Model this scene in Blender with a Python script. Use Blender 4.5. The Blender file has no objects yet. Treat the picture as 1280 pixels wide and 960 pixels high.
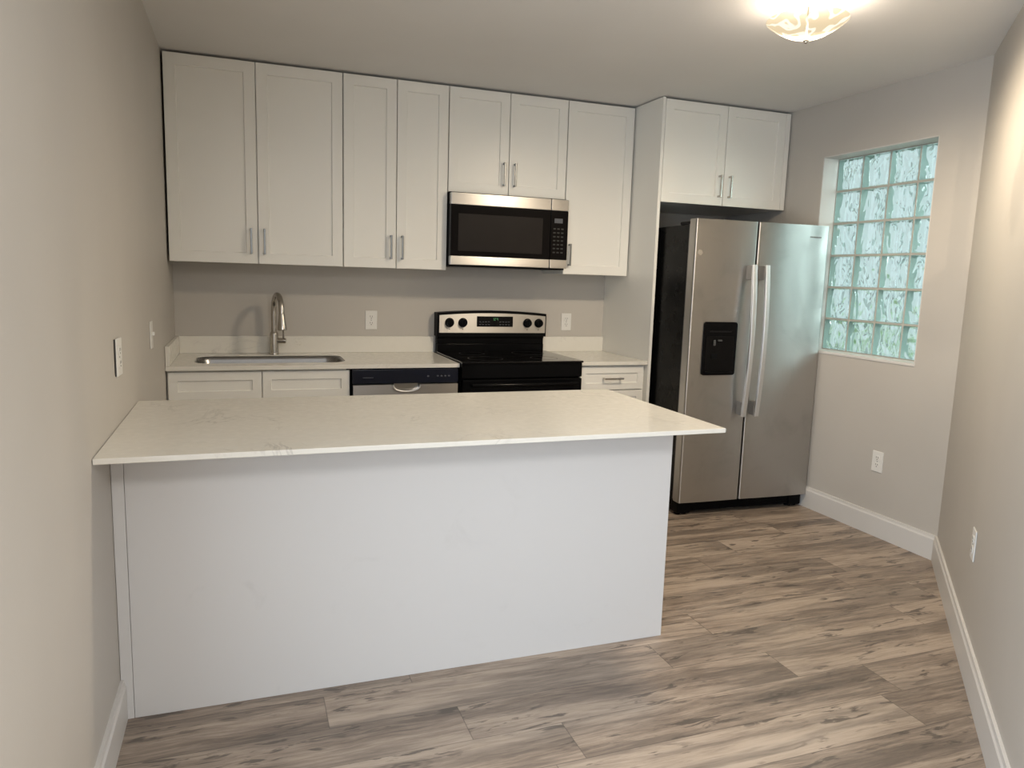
import bpy, bmesh, math, random
from mathutils import Vector, Matrix

random.seed(7)
SC = bpy.context.scene
COL = SC.collection
PI = math.pi

# ------------------------------------------------------------------ camera
cd = bpy.data.cameras.new('camera'); cam = bpy.data.objects.new('camera', cd); COL.objects.link(cam)
cd.sensor_width = 36.0; cd.sensor_fit = 'HORIZONTAL'
cd.lens = 918.5 / 1280 * 36.0
cd.clip_start = 0.05
R_, U_, F_ = ((0.93976359, -0.34044677, 0.03066594), (0.02039837, 0.14540663, 0.98916167), (0.34121593, 0.92895259, -0.14359241))
m = Matrix.Identity(4)
for i in range(3):
    m[i][0], m[i][1], m[i][2] = R_[i], U_[i], -F_[i]
m.translation = (0.37739, -4.67919, 1.38781)
cam.matrix_world = m
SC.camera = cam

# ------------------------------------------------------------------ exposure, world, lights
SC.view_settings.view_transform = 'Standard'
SC.view_settings.look = 'None'
SC.view_settings.gamma = 1.0
SC.view_settings.use_curve_mapping = False
SC.view_settings.exposure = 0.46

W = bpy.data.worlds.new('sky'); SC.world = W; W.use_nodes = True
bg = W.node_tree.nodes['Background']
bg.inputs[0].default_value = (0.86, 0.95, 1.0, 1); bg.inputs[1].default_value = 0.70


def area(name, loc, target, sx, sy, energy, color):
    l = bpy.data.lights.new(name, 'AREA'); l.shape = 'RECTANGLE'; l.size = sx; l.size_y = sy
    l.energy = energy; l.color = color
    o = bpy.data.objects.new(name, l); COL.objects.link(o); o.location = loc
    o.rotation_euler = (Vector(target) - Vector(loc)).to_track_quat('-Z', 'Y').to_euler()
    return o


area('balcony_daylight', (-0.24, -4.65, 1.15), (2.0, -4.2, 1.0), 1.8, 2.0, 80, (0.78, 0.85, 1.0))
area('side_daylight', (4.95, -5.2, 1.45), (0.0, -4.6, 1.2), 2.2, 1.5, 50, (0.96, 0.96, 1.0))
area('living_room_lamp', (1.4, -5.9, 2.44), (1.4, -5.9, 0.0), 0.8, 0.8, 50, (1.0, 0.97, 0.93))
area('window_daylight', (4.7, -2.75, 2.35), (3.75, -1.30, 1.5), 2.4, 2.2, 95, (0.86, 0.97, 1.0))

LAMP_C = (2.47, -2.20)
LAMP_WARM = (1.0, 0.88, 0.73)


# ------------------------------------------------------------------ helpers
class MB:
    """collects shapes in world coordinates and links them as ONE mesh object"""
    def __init__(self):
        self.bm = bmesh.new()

    def box(self, x0, x1, y0, y1, z0, z1, bev=0.0, seg=2):
        bm = self.bm
        r = bmesh.ops.create_cube(bm, size=1.0)
        vs = r['verts']
        for v in vs:
            v.co = Vector(((x0 + x1) / 2 + v.co.x * (x1 - x0), (y0 + y1) / 2 + v.co.y * (y1 - y0), (z0 + z1) / 2 + v.co.z * (z1 - z0)))
        if bev > 0:
            es = list({e for v in vs for e in v.link_edges})
            bmesh.ops.bevel(bm, geom=es, offset=bev, segments=seg, profile=0.5, affect='EDGES', clamp_overlap=True)
        return self

    def loops(self, rings, cap0=True, cap1=True, closed=True):
        bm = self.bm
        R = [[bm.verts.new(p) for p in ring] for ring in rings]
        n = len(R[0])
        for a, b in zip(R[:-1], R[1:]):
            for i in range(n if closed else n - 1):
                j = (i + 1) % n
                try:
                    bm.faces.new((a[i], a[j], b[j], b[i]))
                except ValueError:
                    pass
        if cap0: bm.faces.new(list(reversed(R[0])))
        if cap1: bm.faces.new(R[-1])
        return self

    def tube(self, path, rad, seg=16, cap=True):
        P = [Vector(p) for p in path]
        rr = rad if isinstance(rad, (list, tuple)) else [rad] * len(P)
        rings = []
        up = None
        for i, p in enumerate(P):
            t = (P[min(i + 1, len(P) - 1)] - P[max(i - 1, 0)]).normalized()
            if up is None:
                up = t.orthogonal().normalized()
            up = (up - t * up.dot(t)).normalized()
            s = t.cross(up)
            rings.append([p + (up * math.cos(2 * PI * k / seg) + s * math.sin(2 * PI * k / seg)) * rr[i] for k in range(seg)])
        return self.loops(rings, cap, cap)

    def cyl(self, p0, p1, r, seg=24):
        return self.tube([p0, p1], r, seg)

    def lathe(self, prof, c, seg=48, cap0=False, cap1=False):
        rings = [[Vector((c[0] + r * math.cos(2 * PI * k / seg), c[1] + r * math.sin(2 * PI * k / seg), c[2] + z)) for k in range(seg)] for r, z in prof]
        return self.loops(rings, cap0, cap1)

    def latheY(self, prof, c, seg=32, cap0=True, cap1=True):
        # profile (radius, outward) turned about an axis that points to -Y
        rings = [[Vector((c[0] + r * math.cos(2 * PI * k / seg), c[1] - d, c[2] + r * math.sin(2 * PI * k / seg))) for k in range(seg)] for r, d in prof]
        return self.loops(rings, cap0, cap1)

    def sweep(self, path, sec, side=Vector((1, 0, 0))):
        P = [Vector(p) for p in path]
        rings = []
        for i, p in enumerate(P):
            t = (P[min(i + 1, len(P) - 1)] - P[max(i - 1, 0)]).normalized()
            n = t.cross(side).normalized()
            rings.append([p + side * a + n * b for a, b in sec])
        return self.loops(rings)

    def prism_y(self, poly, y0, y1):
        return self.loops([[Vector((x, y0, z)) for x, z in poly], [Vector((x, y1, z)) for x, z in poly]])

    def prism_z(self, poly, z0, z1):
        return self.loops([[Vector((x, y, z0)) for x, y in poly], [Vector((x, y, z1)) for x, y in poly]])

    def shaker(self, x0, x1, z0, z1, yf, t=0.019, stile=0.058, dep=0.008, bev=0.0015):
        """a five-piece shaker front facing -Y, its face at y = yf"""
        bm = self.bm
        def ring(ix, y):
            return [bm.verts.new((x0 + ix, y, z0 + ix)), bm.verts.new((x1 - ix, y, z0 + ix)), bm.verts.new((x1 - ix, y, z1 - ix)), bm.verts.new((x0 + ix, y, z1 - ix))]
        R = [ring(0, yf + t), ring(0, yf + bev), ring(bev, yf), ring(stile - 0.001, yf), ring(stile + 0.0015, yf + dep)]
        for a, b in zip(R[:-1], R[1:]):
            for i in range(4):
                j = (i + 1) % 4
                bm.faces.new((a[i], a[j], b[j], b[i]))
        bm.faces.new(list(reversed(R[0]))); bm.faces.new(R[-1])
        return self

    def build(self, name, mat, parent=None, smooth=35):
        bm = self.bm
        bmesh.ops.recalc_face_normals(bm, faces=bm.faces)
        if parent is not None:
            root = parent
            while root.parent is not None:
                root = root.parent
            if 'org' in ORG and root.name in ORG['org']:
                bmesh.ops.translate(bm, verts=bm.verts, vec=-ORG['org'][root.name])
        me = bpy.data.meshes.new(name); bm.to_mesh(me); bm.free()
        if smooth:
            me.polygons.foreach_set('use_smooth', [True] * len(me.polygons))
            me.set_sharp_from_angle(angle=math.radians(smooth))
        o = bpy.data.objects.new(name, me); COL.objects.link(o)
        uv = me.uv_layers.new(name='planar')
        for lp in me.loops:
            c = me.vertices[lp.vertex_index].co; uv.data[lp.index].uv = (c.x + c.y * 0.13, c.z + c.y * 0.07)
        if mat is not None: me.materials.append(mat)
        if parent is not None: o.parent = parent
        if smooth: o.modifiers.new('face_weighted_normals', 'WEIGHTED_NORMAL').keep_sharp = True
        return o


ORG = {'org': {}}


def tag(o, label, cat, group=None):
    o['label'] = label; o['category'] = cat
    if group: o['group'] = group
    return o


def thing(name, loc, label, cat, group=None):
    """an Empty at a thing's base; its parts are built in world coordinates and moved into its frame"""
    o = bpy.data.objects.new(name, None); COL.objects.link(o); o.location = loc
    o.empty_display_size = 0.05
    ORG['org'][o.name] = Vector(loc)
    return tag(o, label, cat, group)


def struct(o):
    o['kind'] = 'structure'; return o


def copy_tree(o, parent=None):
    c = o.copy(); COL.objects.link(c)
    if parent is not None: c.parent = parent
    for ch in list(o.children): copy_tree(ch, c)
    return c


def rrect(x0, x1, y0, y1, r, n=8):
    out = []
    for cx, cy, a in ((x1 - r, y1 - r, 0), (x0 + r, y1 - r, 90), (x0 + r, y0 + r, 180), (x1 - r, y0 + r, 270)):
        for k in range(n + 1):
            t = math.radians(a + 90 * k / n); out.append((cx + r * math.cos(t), cy + r * math.sin(t)))
    return out


# ------------------------------------------------------------------ materials
class NT:
    def __init__(self, name):
        self.m = bpy.data.materials.new(name); self.m.use_nodes = True
        self.t = self.m.node_tree; self.b = self.t.nodes['Principled BSDF']; self.out = self.t.nodes['Material Output']

    def n(self, typ, **kw):
        nd = self.t.nodes.new(typ)
        for k, v in kw.items():
            if k in nd.inputs: self.put(nd.inputs[k], v)
            else: setattr(nd, k, v)
        return nd

    def put(self, sock, v):
        if hasattr(v, 'is_output'): self.t.links.new(v, sock)
        else: sock.default_value = v

    def math(self, op, a, b=None, c=None):
        nd = self.t.nodes.new('ShaderNodeMath'); nd.operation = op
        self.put(nd.inputs[0], a)
        if b is not None: self.put(nd.inputs[1], b)
        if c is not None: self.put(nd.inputs[2], c)
        return nd.outputs[0]

    def comb(self, x, y, z=0.0):
        nd = self.t.nodes.new('ShaderNodeCombineXYZ')
        for s, v in zip(nd.inputs, (x, y, z)): self.put(s, v)
        return nd.outputs[0]

    def pos(self):
        return self.t.nodes.new('ShaderNodeNewGeometry').outputs['Position']

    def obj(self):
        return self.t.nodes.new('ShaderNodeTexCoord').outputs['Object']

    def sep(self, v):
        nd = self.t.nodes.new('ShaderNodeSeparateXYZ'); self.put(nd.inputs[0], v); return nd.outputs

    def noise(self, vec, scale, detail=4, rough=0.5, dist=0.0):
        nd = self.t.nodes.new('ShaderNodeTexNoise'); self.put(nd.inputs['Vector'], vec)
        nd.inputs['Scale'].default_value = scale; nd.inputs['Detail'].default_value = detail
        nd.inputs['Roughness'].default_value = rough; nd.inputs['Distortion'].default_value = dist
        return nd.outputs['Fac']

    def ramp(self, fac, stops):
        nd = self.t.nodes.new('ShaderNodeValToRGB'); self.put(nd.inputs[0], fac)
        cr = nd.color_ramp
        while len(cr.elements) < len(stops): cr.elements.new(0.5)
        for e, (p, c) in zip(cr.elements, stops):
            e.position = p; e.color = (c, c, c, 1) if not isinstance(c, tuple) else (*c, 1)
        return nd.outputs[0]

    def mix(self, fac, a, b, mode='MIX'):
        nd = self.t.nodes.new('ShaderNodeMix'); nd.data_type = 'RGBA'; nd.blend_type = mode
        self.put(nd.inputs[0], fac)
        for s, v in ((nd.inputs[6], a), (nd.inputs[7], b)):
            self.put(s, (*v, 1) if isinstance(v, tuple) and len(v) == 3 else v)
        return nd.outputs[2]

    def bump(self, h, strength=0.1, dist=0.01):
        nd = self.t.nodes.new('ShaderNodeBump'); nd.inputs['Strength'].default_value = strength; nd.inputs['Distance'].default_value = dist
        self.put(nd.inputs['Height'], h); self.t.links.new(nd.outputs[0], self.b.inputs['Normal']); return nd.outputs[0]

    def set(self, **kw):
        for k, v in kw.items():
            s = self.b.inputs[k.replace('_', ' ')]
            if isinstance(v, tuple) and len(v) == 3: v = (*v, 1)
            self.put(s, v)
        return self


def paint(name, col, rough=0.6, var=0.04, bump=0.05, scale=60, blotch=1.7):
    t = NT(name); p = t.pos()
    n = t.noise(p, blotch, 3)
    c0 = tuple(c * (1 - var) for c in col); c1 = tuple(min(1, c * (1 + var)) for c in col)
    t.set(Base_Color=t.ramp(n, [(0.3, c0), (0.7, c1)]), Roughness=rough)
    t.bump(t.noise(p, scale, 3), bump, 0.004)
    return t.m


def plain(name, col, rough=0.5, metal=0.0, spec=0.5, coat=0.0):
    t = NT(name); p = t.obj()
    n = t.noise(p, 9, 3)
    t.set(Base_Color=t.ramp(n, [(0.2, tuple(c * 0.97 for c in col)), (0.8, tuple(min(1, c * 1.03) for c in col))]), Metallic=metal,
          Roughness=t.ramp(n, [(0.2, max(0.02, rough - 0.03)), (0.8, min(1, rough + 0.03))]))
    t.b.inputs['Specular IOR Level'].default_value = spec
    t.b.inputs['Coat Weight'].default_value = coat
    return t.m


def steel(name, col=(0.60, 0.585, 0.565), rough=0.28, along='x', smudge=0.0, aniso=0.0):
    t = NT(name); p = t.obj(); s = t.sep(p)
    if along == 'x': v = t.comb(t.math('MULTIPLY', s[0], 2.0), t.math('MULTIPLY', s[1], 300.0), t.math('MULTIPLY', s[2], 300.0))
    else: v = t.comb(t.math('MULTIPLY', s[0], 300.0), t.math('MULTIPLY', s[1], 300.0), t.math('MULTIPLY', s[2], 2.0))
    g = t.noise(v, 1.0, 3)
    r = t.math('MULTIPLY_ADD', g, 0.10, rough - 0.05)
    if smudge > 0:
        sm = t.noise(p, 5.0, 6, 0.6, 0.7)
        r = t.math('ADD', r, t.ramp(sm, [(0.52, 0.0), (0.68, smudge)]))
        t.set(Base_Color=t.mix(t.ramp(sm, [(0.50, 0.0), (0.70, 0.35)]), col, tuple(c * 0.82 for c in col)))
    else:
        t.set(Base_Color=col)
    t.set(Metallic=1.0, Roughness=r)
    if aniso > 0:
        tg = t.n('ShaderNodeTangent', direction_type='UV_MAP', uv_map='planar')
        t.t.links.new(tg.outputs[0], t.b.inputs['Tangent'])
        t.b.inputs['Anisotropic'].default_value = aniso; t.b.inputs['Anisotropic Rotation'].default_value = 0.25
    t.bump(g, 0.03, 0.001)
    return t.m


M = {}
M['wall'] = paint('greige_wall_paint', (0.53, 0.50, 0.46), 0.55, 0.03)
M['ceiling'] = paint('flat_ceiling_paint', (0.76, 0.745, 0.725), 0.8, 0.02, 0.08, 90)
M['cab'] = paint('white_cabinet_lacquer', (0.85, 0.835, 0.785), 0.33, 0.012, 0.01, 30)
M['carcass'] = paint('cabinet_box_paint', (0.62, 0.60, 0.56), 0.5, 0.02, 0.01)
M['trim'] = paint('white_trim_paint', (0.68, 0.66, 0.635), 0.4, 0.03, 0.03, 30)
M['wplastic'] = plain('white_plastic', (0.78, 0.77, 0.74), 0.3)
M['slot'] = plain('dark_slot', (0.02, 0.02, 0.02), 0.5)
M['black'] = plain('black_enamel', (0.004, 0.004, 0.0045), 0.14, spec=0.08)
M['blackm'] = plain('black_textured_plastic', (0.005, 0.005, 0.0055), 0.40, spec=0.06)
M['bglass'] = plain('black_glass', (0.003, 0.003, 0.0035), 0.06, spec=0.2)
M['mglass'] = plain('smoked_oven_glass', (0.018, 0.015, 0.014), 0.30, spec=0.12)
M['navy'] = plain('dark_control_panel', (0.006, 0.008, 0.018), 0.18)
M['steel'] = steel('brushed_stainless', aniso=0.8, rough=0.36)
M['steeld'] = steel('dishwasher_stainless', (0.40, 0.375, 0.35), 0.34, 'x', 0.0, 0.8)
M['sink'] = steel('sink_stainless', (0.32, 0.315, 0.31), 0.28)
M['sideblack'] = plain('refrigerator_side_black', (0.005, 0.005, 0.005), 0.28, spec=0.09)
M['steelv'] = steel('brushed_stainless_door', (0.50, 0.485, 0.465), 0.40, 'x', 0.10, 0.85)
M['nickel'] = steel('brushed_nickel', (0.50, 0.47, 0.43), 0.25, 'z')
M['pull'] = steel('satin_chrome', (0.22, 0.23, 0.235), 0.30, 'z')
M['fridgebar'] = steel('refrigerator_bar_steel', (0.74, 0.74, 0.74), 0.42, 'z')
M['greyside'] = plain('grey_door_side', (0.20, 0.195, 0.19), 0.45, 0.3)
M['mortar'] = paint('grey_mortar', (0.46, 0.45, 0.41), 0.8, 0.05, 0.1)
M['legend'] = plain('grey_print', (0.085, 0.09, 0.105), 0.5)
M['ring'] = plain('burner_print', (0.010, 0.010, 0.0105), 0.3, spec=0.15)
M['edgecoat'] = paint('block_edge_coating', (0.36, 0.47, 0.44), 0.7, 0.06)
M['soil'] = paint('garden_ground', (0.20, 0.26, 0.12), 0.9, 0.25, 0.1, 20)
M['bark'] = paint('shrub_stem', (0.16, 0.11, 0.07), 0.9, 0.2)
M['exterior'] = paint('neighbour_stucco', (0.75, 0.76, 0.73), 0.8, 0.04)


def quartz():
    t = NT('white_quartz'); p = t.pos()
    n1 = t.noise(p, 2.2, 6, 0.6, 1.2); n2 = t.noise(p, 38, 4, 0.6)
    base = t.ramp(n2, [(0.3, (0.785, 0.76, 0.695)), (0.7, (0.805, 0.78, 0.715))])
    base = t.mix(t.ramp(t.noise(p, 1.1, 4), [(0.35, 0.0), (0.75, 0.35)]), base, (0.66, 0.63, 0.565))
    d = t.math('ABSOLUTE', t.math('SUBTRACT', n1, 0.5))
    vein = t.math('MULTIPLY', t.ramp(d, [(0.0, 1.0), (0.012, 0.0)]), t.ramp(t.noise(p, 3.1, 2), [(0.5, 0.0), (0.68, 0.55)]))
    t.set(Base_Color=t.mix(vein, base, (0.42, 0.40, 0.37)), Roughness=t.ramp(n2, [(0.3, 0.16), (0.7, 0.24)]))
    return t.m


M['quartz'] = quartz()


def peninsula_paint():
    t = NT('scuffed_white_panel'); p = t.pos()
    sc = t.math('MULTIPLY', t.ramp(t.noise(p, 5.5, 6, 0.65, 0.6), [(0.60, 0.0), (0.74, 0.28)]), t.ramp(t.noise(p, 1.6, 2), [(0.42, 0.0), (0.6, 1.0)]))
    t.set(Base_Color=t.mix(sc, (0.65, 0.645, 0.645), (0.48, 0.475, 0.47)), Roughness=0.42)
    t.bump(t.noise(p, 26, 3), 0.03, 0.004)
    return t.m


M['panel'] = peninsula_paint()


def floor_mat():
    t = NT('grey_brown_plank_floor'); s = t.sep(t.pos())
    PW, PL = 0.182, 1.22
    yr = t.math('DIVIDE', s[1], PW); row = t.math('FLOOR', yr); fy = t.math('FRACT', yr)
    wn = t.n('ShaderNodeTexWhiteNoise', noise_dimensions='1D'); t.put(wn.inputs['W'], row)
    xs = t.math('ADD', t.math('DIVIDE', s[0], PL), t.math('MULTIPLY', wn.outputs['Value'], 3.7)); colm = t.math('FLOOR', xs); fx = t.math('FRACT', xs)
    w2 = t.n('ShaderNodeTexWhiteNoise', noise_dimensions='2D'); t.put(w2.inputs['Vector'], t.comb(row, colm)); idv = w2.outputs['Value']
    ox = t.math('MULTIPLY', idv, 37.0); oy = t.math('MULTIPLY', idv, 91.0)
    x1 = t.math('ADD', s[0], ox); y1 = t.math('ADD', s[1], oy)
    wob = t.math('MULTIPLY', t.math('SUBTRACT', t.noise(t.comb(x1, y1), 2.2, 4), 0.5), 0.055)
    yw = t.math('ADD', y1, wob)
    tone = t.noise(t.comb(t.math('MULTIPLY', x1, 1.1), t.math('MULTIPLY', yw, 7.0)), 1.0, 4, 0.6)
    grain = t.noise(t.comb(t.math('MULTIPLY', x1, 5.0), t.math('MULTIPLY', yw, 70.0)), 1.0, 8, 0.72, 0.3)
    fine = t.noise(t.comb(t.math('MULTIPLY', x1, 14.0), t.math('MULTIPLY', yw, 300.0)), 1.0, 4, 0.65)
    v = t.math('ADD', t.math('MULTIPLY', tone, 0.45), t.math('MULTIPLY', grain, 0.40))
    v = t.math('ADD', v, t.math('MULTIPLY', fine, 0.15))
    v = t.math('ADD', v, t.math('MULTIPLY', t.math('SUBTRACT', idv, 0.5), 0.09))
    col = t.ramp(v, [(0.38, (0.155, 0.120, 0.096)), (0.46, (0.290, 0.228, 0.180)), (0.54, (0.435, 0.350, 0.278)), (0.63, (0.515, 0.422, 0.340))])
    # wide soft grey-brown streaks that run along the boards
    sn = t.noise(t.comb(t.math('MULTIPLY', x1, 0.75), t.math('MULTIPLY', yw, 10.0)), 1.0, 5, 0.62, 0.2)
    streak = t.ramp(sn, [(0.48, 0.0), (0.56, 0.62), (0.68, 0.88)])
    col = t.mix(t.math('MULTIPLY', streak, t.ramp(grain, [(0.3, 1.0), (0.75, 0.45)])), col, (0.130, 0.104, 0.086))
    # short dark marks and knots with stretched rings
    dm = t.noise(t.comb(t.math('MULTIPLY', x1, 6.5), t.math('MULTIPLY', yw, 34.0)), 1.0, 4, 0.6, 0.6)
    area_ = t.ramp(t.noise(t.comb(t.math('MULTIPLY', x1, 1.6), t.math('MULTIPLY', yw, 6.0)), 1.0, 2), [(0.44, 0.0), (0.54, 1.0)])
    col = t.mix(t.math('MULTIPLY', t.ramp(dm, [(0.56, 0.0), (0.62, 0.80)]), area_), col, (0.085, 0.070, 0.060))
    vo = t.n('ShaderNodeTexVoronoi'); t.put(vo.inputs['Vector'], t.comb(t.math('MULTIPLY', x1, 2.6), t.math('MULTIPLY', yw, 7.5))); vo.inputs['Scale'].default_value = 1.0
    kd = t.math('ADD', vo.outputs['Distance'], t.math('MULTIPLY', t.math('SUBTRACT', grain, 0.5), 0.30))
    gate = t.math('GREATER_THAN', t.sep(vo.outputs['Color'])[0], 0.62)
    ring = t.math('MULTIPLY_ADD', t.math('SINE', t.math('MULTIPLY', kd, 75.0)), 0.35, 0.65)
    knot = t.math('MULTIPLY', t.math('MULTIPLY', t.ramp(kd, [(0.02, 0.95), (0.12, 0.60), (0.30, 0.0)]), ring), gate)
    col = t.mix(knot, col, (0.075, 0.060, 0.050))
    ey = t.math('MINIMUM', fy, t.math('SUBTRACT', 1.0, fy)); ex = t.math('MULTIPLY', t.math('MINIMUM', fx, t.math('SUBTRACT', 1.0, fx)), PL / PW)
    e = t.math('MINIMUM', ey, ex)
    gap = t.ramp(e, [(0.004, 0.55), (0.011, 0.0)])
    col = t.mix(gap, col, (0.06, 0.05, 0.042))
    t.set(Base_Color=col, Roughness=t.ramp(grain, [(0.3, 0.34), (0.7, 0.46)]))
    t.bump(t.math('SUBTRACT', t.math('MULTIPLY', grain, 0.3), gap), 0.12, 0.002)
    return t.m


M['floor'] = floor_mat()


def block_glass():
    t = NT('wavy_block_glass'); p = t.obj(); s = t.sep(p)
    h = t.noise(t.comb(s[0], t.math('MULTIPLY', s[1], 1.0), t.math('MULTIPLY', s[2], 0.55)), 11.0, 1.0, 0.5, 1.4)
    bp = t.n('ShaderNodeBump'); bp.inputs['Strength'].default_value = 1.0; bp.inputs['Distance'].default_value = 0.035; t.put(bp.inputs['Height'], h)
    t.set(Base_Color=(0.79, 0.91, 0.875), Roughness=0.02, IOR=1.45)
    t.b.inputs['Transmission Weight'].default_value = 1.0
    t.t.links.new(bp.outputs[0], t.b.inputs['Normal'])
    tr = t.n('ShaderNodeBsdfTransparent'); tr.inputs[0].default_value = (0.79, 0.90, 0.88, 1)
    mx = t.n('ShaderNodeMixShader'); mx.inputs[0].default_value = 0.25
    t.t.links.new(t.b.outputs[0], mx.inputs[1]); t.t.links.new(tr.outputs[0], mx.inputs[2])
    t.t.links.new(mx.outputs[0], t.out.inputs[0])
    return t.m


M['block'] = block_glass()


def clear_pane():
    t = NT('clear_pane'); g = t.n('ShaderNodeBsdfGlossy'); g.inputs['Roughness'].default_value = 0.02
    tr = t.n('ShaderNodeBsdfTransparent'); tr.inputs[0].default_value = (0.93, 0.96, 0.95, 1)
    mx = t.n('ShaderNodeMixShader'); mx.inputs[0].default_value = 0.08
    t.t.links.new(tr.outputs[0], mx.inputs[1]); t.t.links.new(g.outputs[0], mx.inputs[2]); t.t.links.new(mx.outputs[0], t.out.inputs[0])
    return t.m


M['pane'] = clear_pane()


def lamp_glass():
    t = NT('frosted_lamp_glass'); p = t.obj()
    w = t.n('ShaderNodeTexWave', wave_type='RINGS'); t.put(w.inputs['Vector'], p)
    w.inputs['Scale'].default_value = 12.0; w.inputs['Distortion'].default_value = 8.0; w.inputs['Detail'].default_value = 1.0; w.inputs['Detail Scale'].default_value = 1.2
    etch = t.ramp(w.outputs['Fac'], [(0.80, 0.0), (0.93, 1.0)])
    em = t.n('ShaderNodeEmission'); t.put(em.inputs[0], t.mix(etch, (1.0, 0.80, 0.50), (1.0, 0.92, 0.74))); t.put(em.inputs[1], t.math('MULTIPLY_ADD', etch, 0.25, 0.52))
    tl = t.n('ShaderNodeBsdfDiffuse'); tl.inputs[0].default_value = (0.05, 0.045, 0.04, 1)
    tr = t.n('ShaderNodeBsdfTransparent'); tr.inputs[0].default_value = (0.80, 0.76, 0.68, 1)
    a = t.n('ShaderNodeMixShader'); a.inputs[0].default_value = 0.22
    t.t.links.new(tl.outputs[0], a.inputs[1]); t.t.links.new(tr.outputs[0], a.inputs[2])
    b = t.n('ShaderNodeAddShader'); t.t.links.new(a.outputs[0], b.inputs[0]); t.t.links.new(em.outputs[0], b.inputs[1])
    t.t.links.new(b.outputs[0], t.out.inputs[0])
    return t.m


M['lampglass'] = lamp_glass()


def glow(name, col, st):
    t = NT(name); t.set(Base_Color=(0.01, 0.01, 0.01)); t.b.inputs['Emission Color'].default_value = (*col, 1); t.b.inputs['Emission Strength'].default_value = st
    return t.m


M['digits'] = glow('green_clock_digits', (0.25, 0.9, 0.3), 0.22)


def leaf():
    t = NT('shrub_leaves'); n = t.noise(t.obj(), 7, 2)
    t.set(Base_Color=t.ramp(n, [(0.3, (0.10, 0.30, 0.05)), (0.7, (0.33, 0.58, 0.14))]), Roughness=0.5)  # leaf green that varies at random
    return t.m


M['leaf'] = leaf()

# ------------------------------------------------------------------ the setting
XR, YK, HC = 3.723, -2.014, 2.4935
YB = -7.0
XE, YE = 1.95, YK - (XR - 1.95)            # end of the diagonal wall, out of frame
fl = MB(); fl.box(-0.2, 4.8, YB - 0.15, 0.2, -0.12, 0.0); struct(fl.build('floor', M['floor']))
ce = MB(); ce.box(-0.2, 4.8, YB - 0.15, 0.2, HC, HC + 0.12); struct(ce.build('ceiling', M['ceiling']))
BDY0, BDY1 = -5.55, -3.75       # balcony door in the left wall, out of frame beside the camera
b = MB(); b.box(-0.15, 0.0, BDY1, 0.15, 0.0, HC); b.box(-0.15, 0.0, YB - 0.15, BDY0, 0.0, HC); b.box(-0.15, 0.0, BDY0, BDY1, 2.1, HC); struct(b.build('wall_left', M['wall'], smooth=0))
b = MB(); b.box(0.0, XR, 0.0, 0.15, 0.0, HC); struct(b.build('wall_back', M['wall']))
WY0, WY1, WZ0, WZ1 = -0.962, -1.765, 0.985, 2.171
b = MB()
b.box(XR, XR + 0.2, WY0, 0.15, 0.0, HC); b.box(XR, XR + 0.2, YK - 0.08, WY1, 0.0, HC)
b.box(XR, XR + 0.2, WY1, WY0, 0.0, WZ0); b.box(XR, XR + 0.2, WY1, WY0, WZ1, HC)
struct(b.build('wall_right', M['wall'], smooth=0))
b = MB(); q = 0.15 / math.sqrt(2)
b.prism_z([(XR, YK), (XE, YE), (XE + 2 * q, YE), (XR + 0.0, YK - 2 * q)], 0.0, HC); struct(b.build('wall_diagonal', M['wall'], smooth=0))
b = MB(); b.box(XE + 0.212, 4.75, YE, YE + 0.12, 0.0, HC); struct(b.build('wall_divider', M['wall']))
SWY0, SWY1, SWZ0, SWZ1 = -6.3, -4.1, 0.7, 2.2      # side window of the room behind the camera
b = MB(); b.box(4.6, 4.75, YB, SWY0, 0.0, HC); b.box(4.6, 4.75, SWY1, YE, 0.0, HC); b.box(4.6, 4.75, SWY0, SWY1, 0.0, SWZ0); b.box(4.6, 4.75, SWY0, SWY1, SWZ1, HC)
struct(b.build('wall_side', M['wall'], smooth=0))
b = MB()
for a in ((SWY0, SWY1, SWZ0, SWZ0 + 0.05), (SWY0, SWY1, SWZ1 - 0.05, SWZ1), (SWY0, SWY0 + 0.05, SWZ0, SWZ1), (SWY1 - 0.05, SWY1, SWZ0, SWZ1), (-5.225, -5.175, SWZ0, SWZ1)):
    b.box(4.65, 4.70, *a)
w2 = struct(b.build('window_2', M['trim'], smooth=0))
b = MB(); b.box(4.672, 4.678, SWY0 + 0.05, SWY1 - 0.05, SWZ0 + 0.05, SWZ1 - 0.05); b.build('window_pane', M['pane'], w2)
b = MB(); b.box(0.0, 4.75, YB - 0.15, YB, 0.0, HC); struct(b.build('wall_rear', M['wall'], smooth=0))
b = MB()
for y0, y1 in ((BDY0, -4.63), (-4.67, BDY1)):
    for a in ((y0, y0 + 0.05, 0.0, 2.1), (y1 - 0.05, y1, 0.0, 2.1), (y0, y1, 0.0, 0.08), (y0, y1, 2.04, 2.1)):
        b.box(-0.10, -0.05, *a)
dr = struct(b.build('door_1', M['trim'], smooth=0))
b = MB(); b.box(-0.078, -0.072, BDY0 + 0.05, BDY1 - 0.05, 0.08, 2.04); b.build('door_pane', M['pane'], dr)


def baseboard(name, A, B, nrm, mA=0.0, mB=0.0, h=0.132, t=0.016):
    A, B, nrm = Vector((*A, 0)), Vector((*B, 0)), Vector((*nrm, 0)); d = (B - A).normalized()
    prof = [(0.0, 0.0), (t, 0.0), (t, h - 0.022), (t * 0.72, h - 0.014), (t * 0.62, h), (0.0, h)]
    r0 = [A + nrm * o + d * o * mA + Vector((0, 0, z)) for o, z in prof]
    r1 = [B + nrm * o - d * o * mB + Vector((0, 0, z)) for o, z in prof]
    mb = MB(); mb.loops([r0, r1]); struct(mb.build(name, M['trim'], smooth=0))


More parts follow.
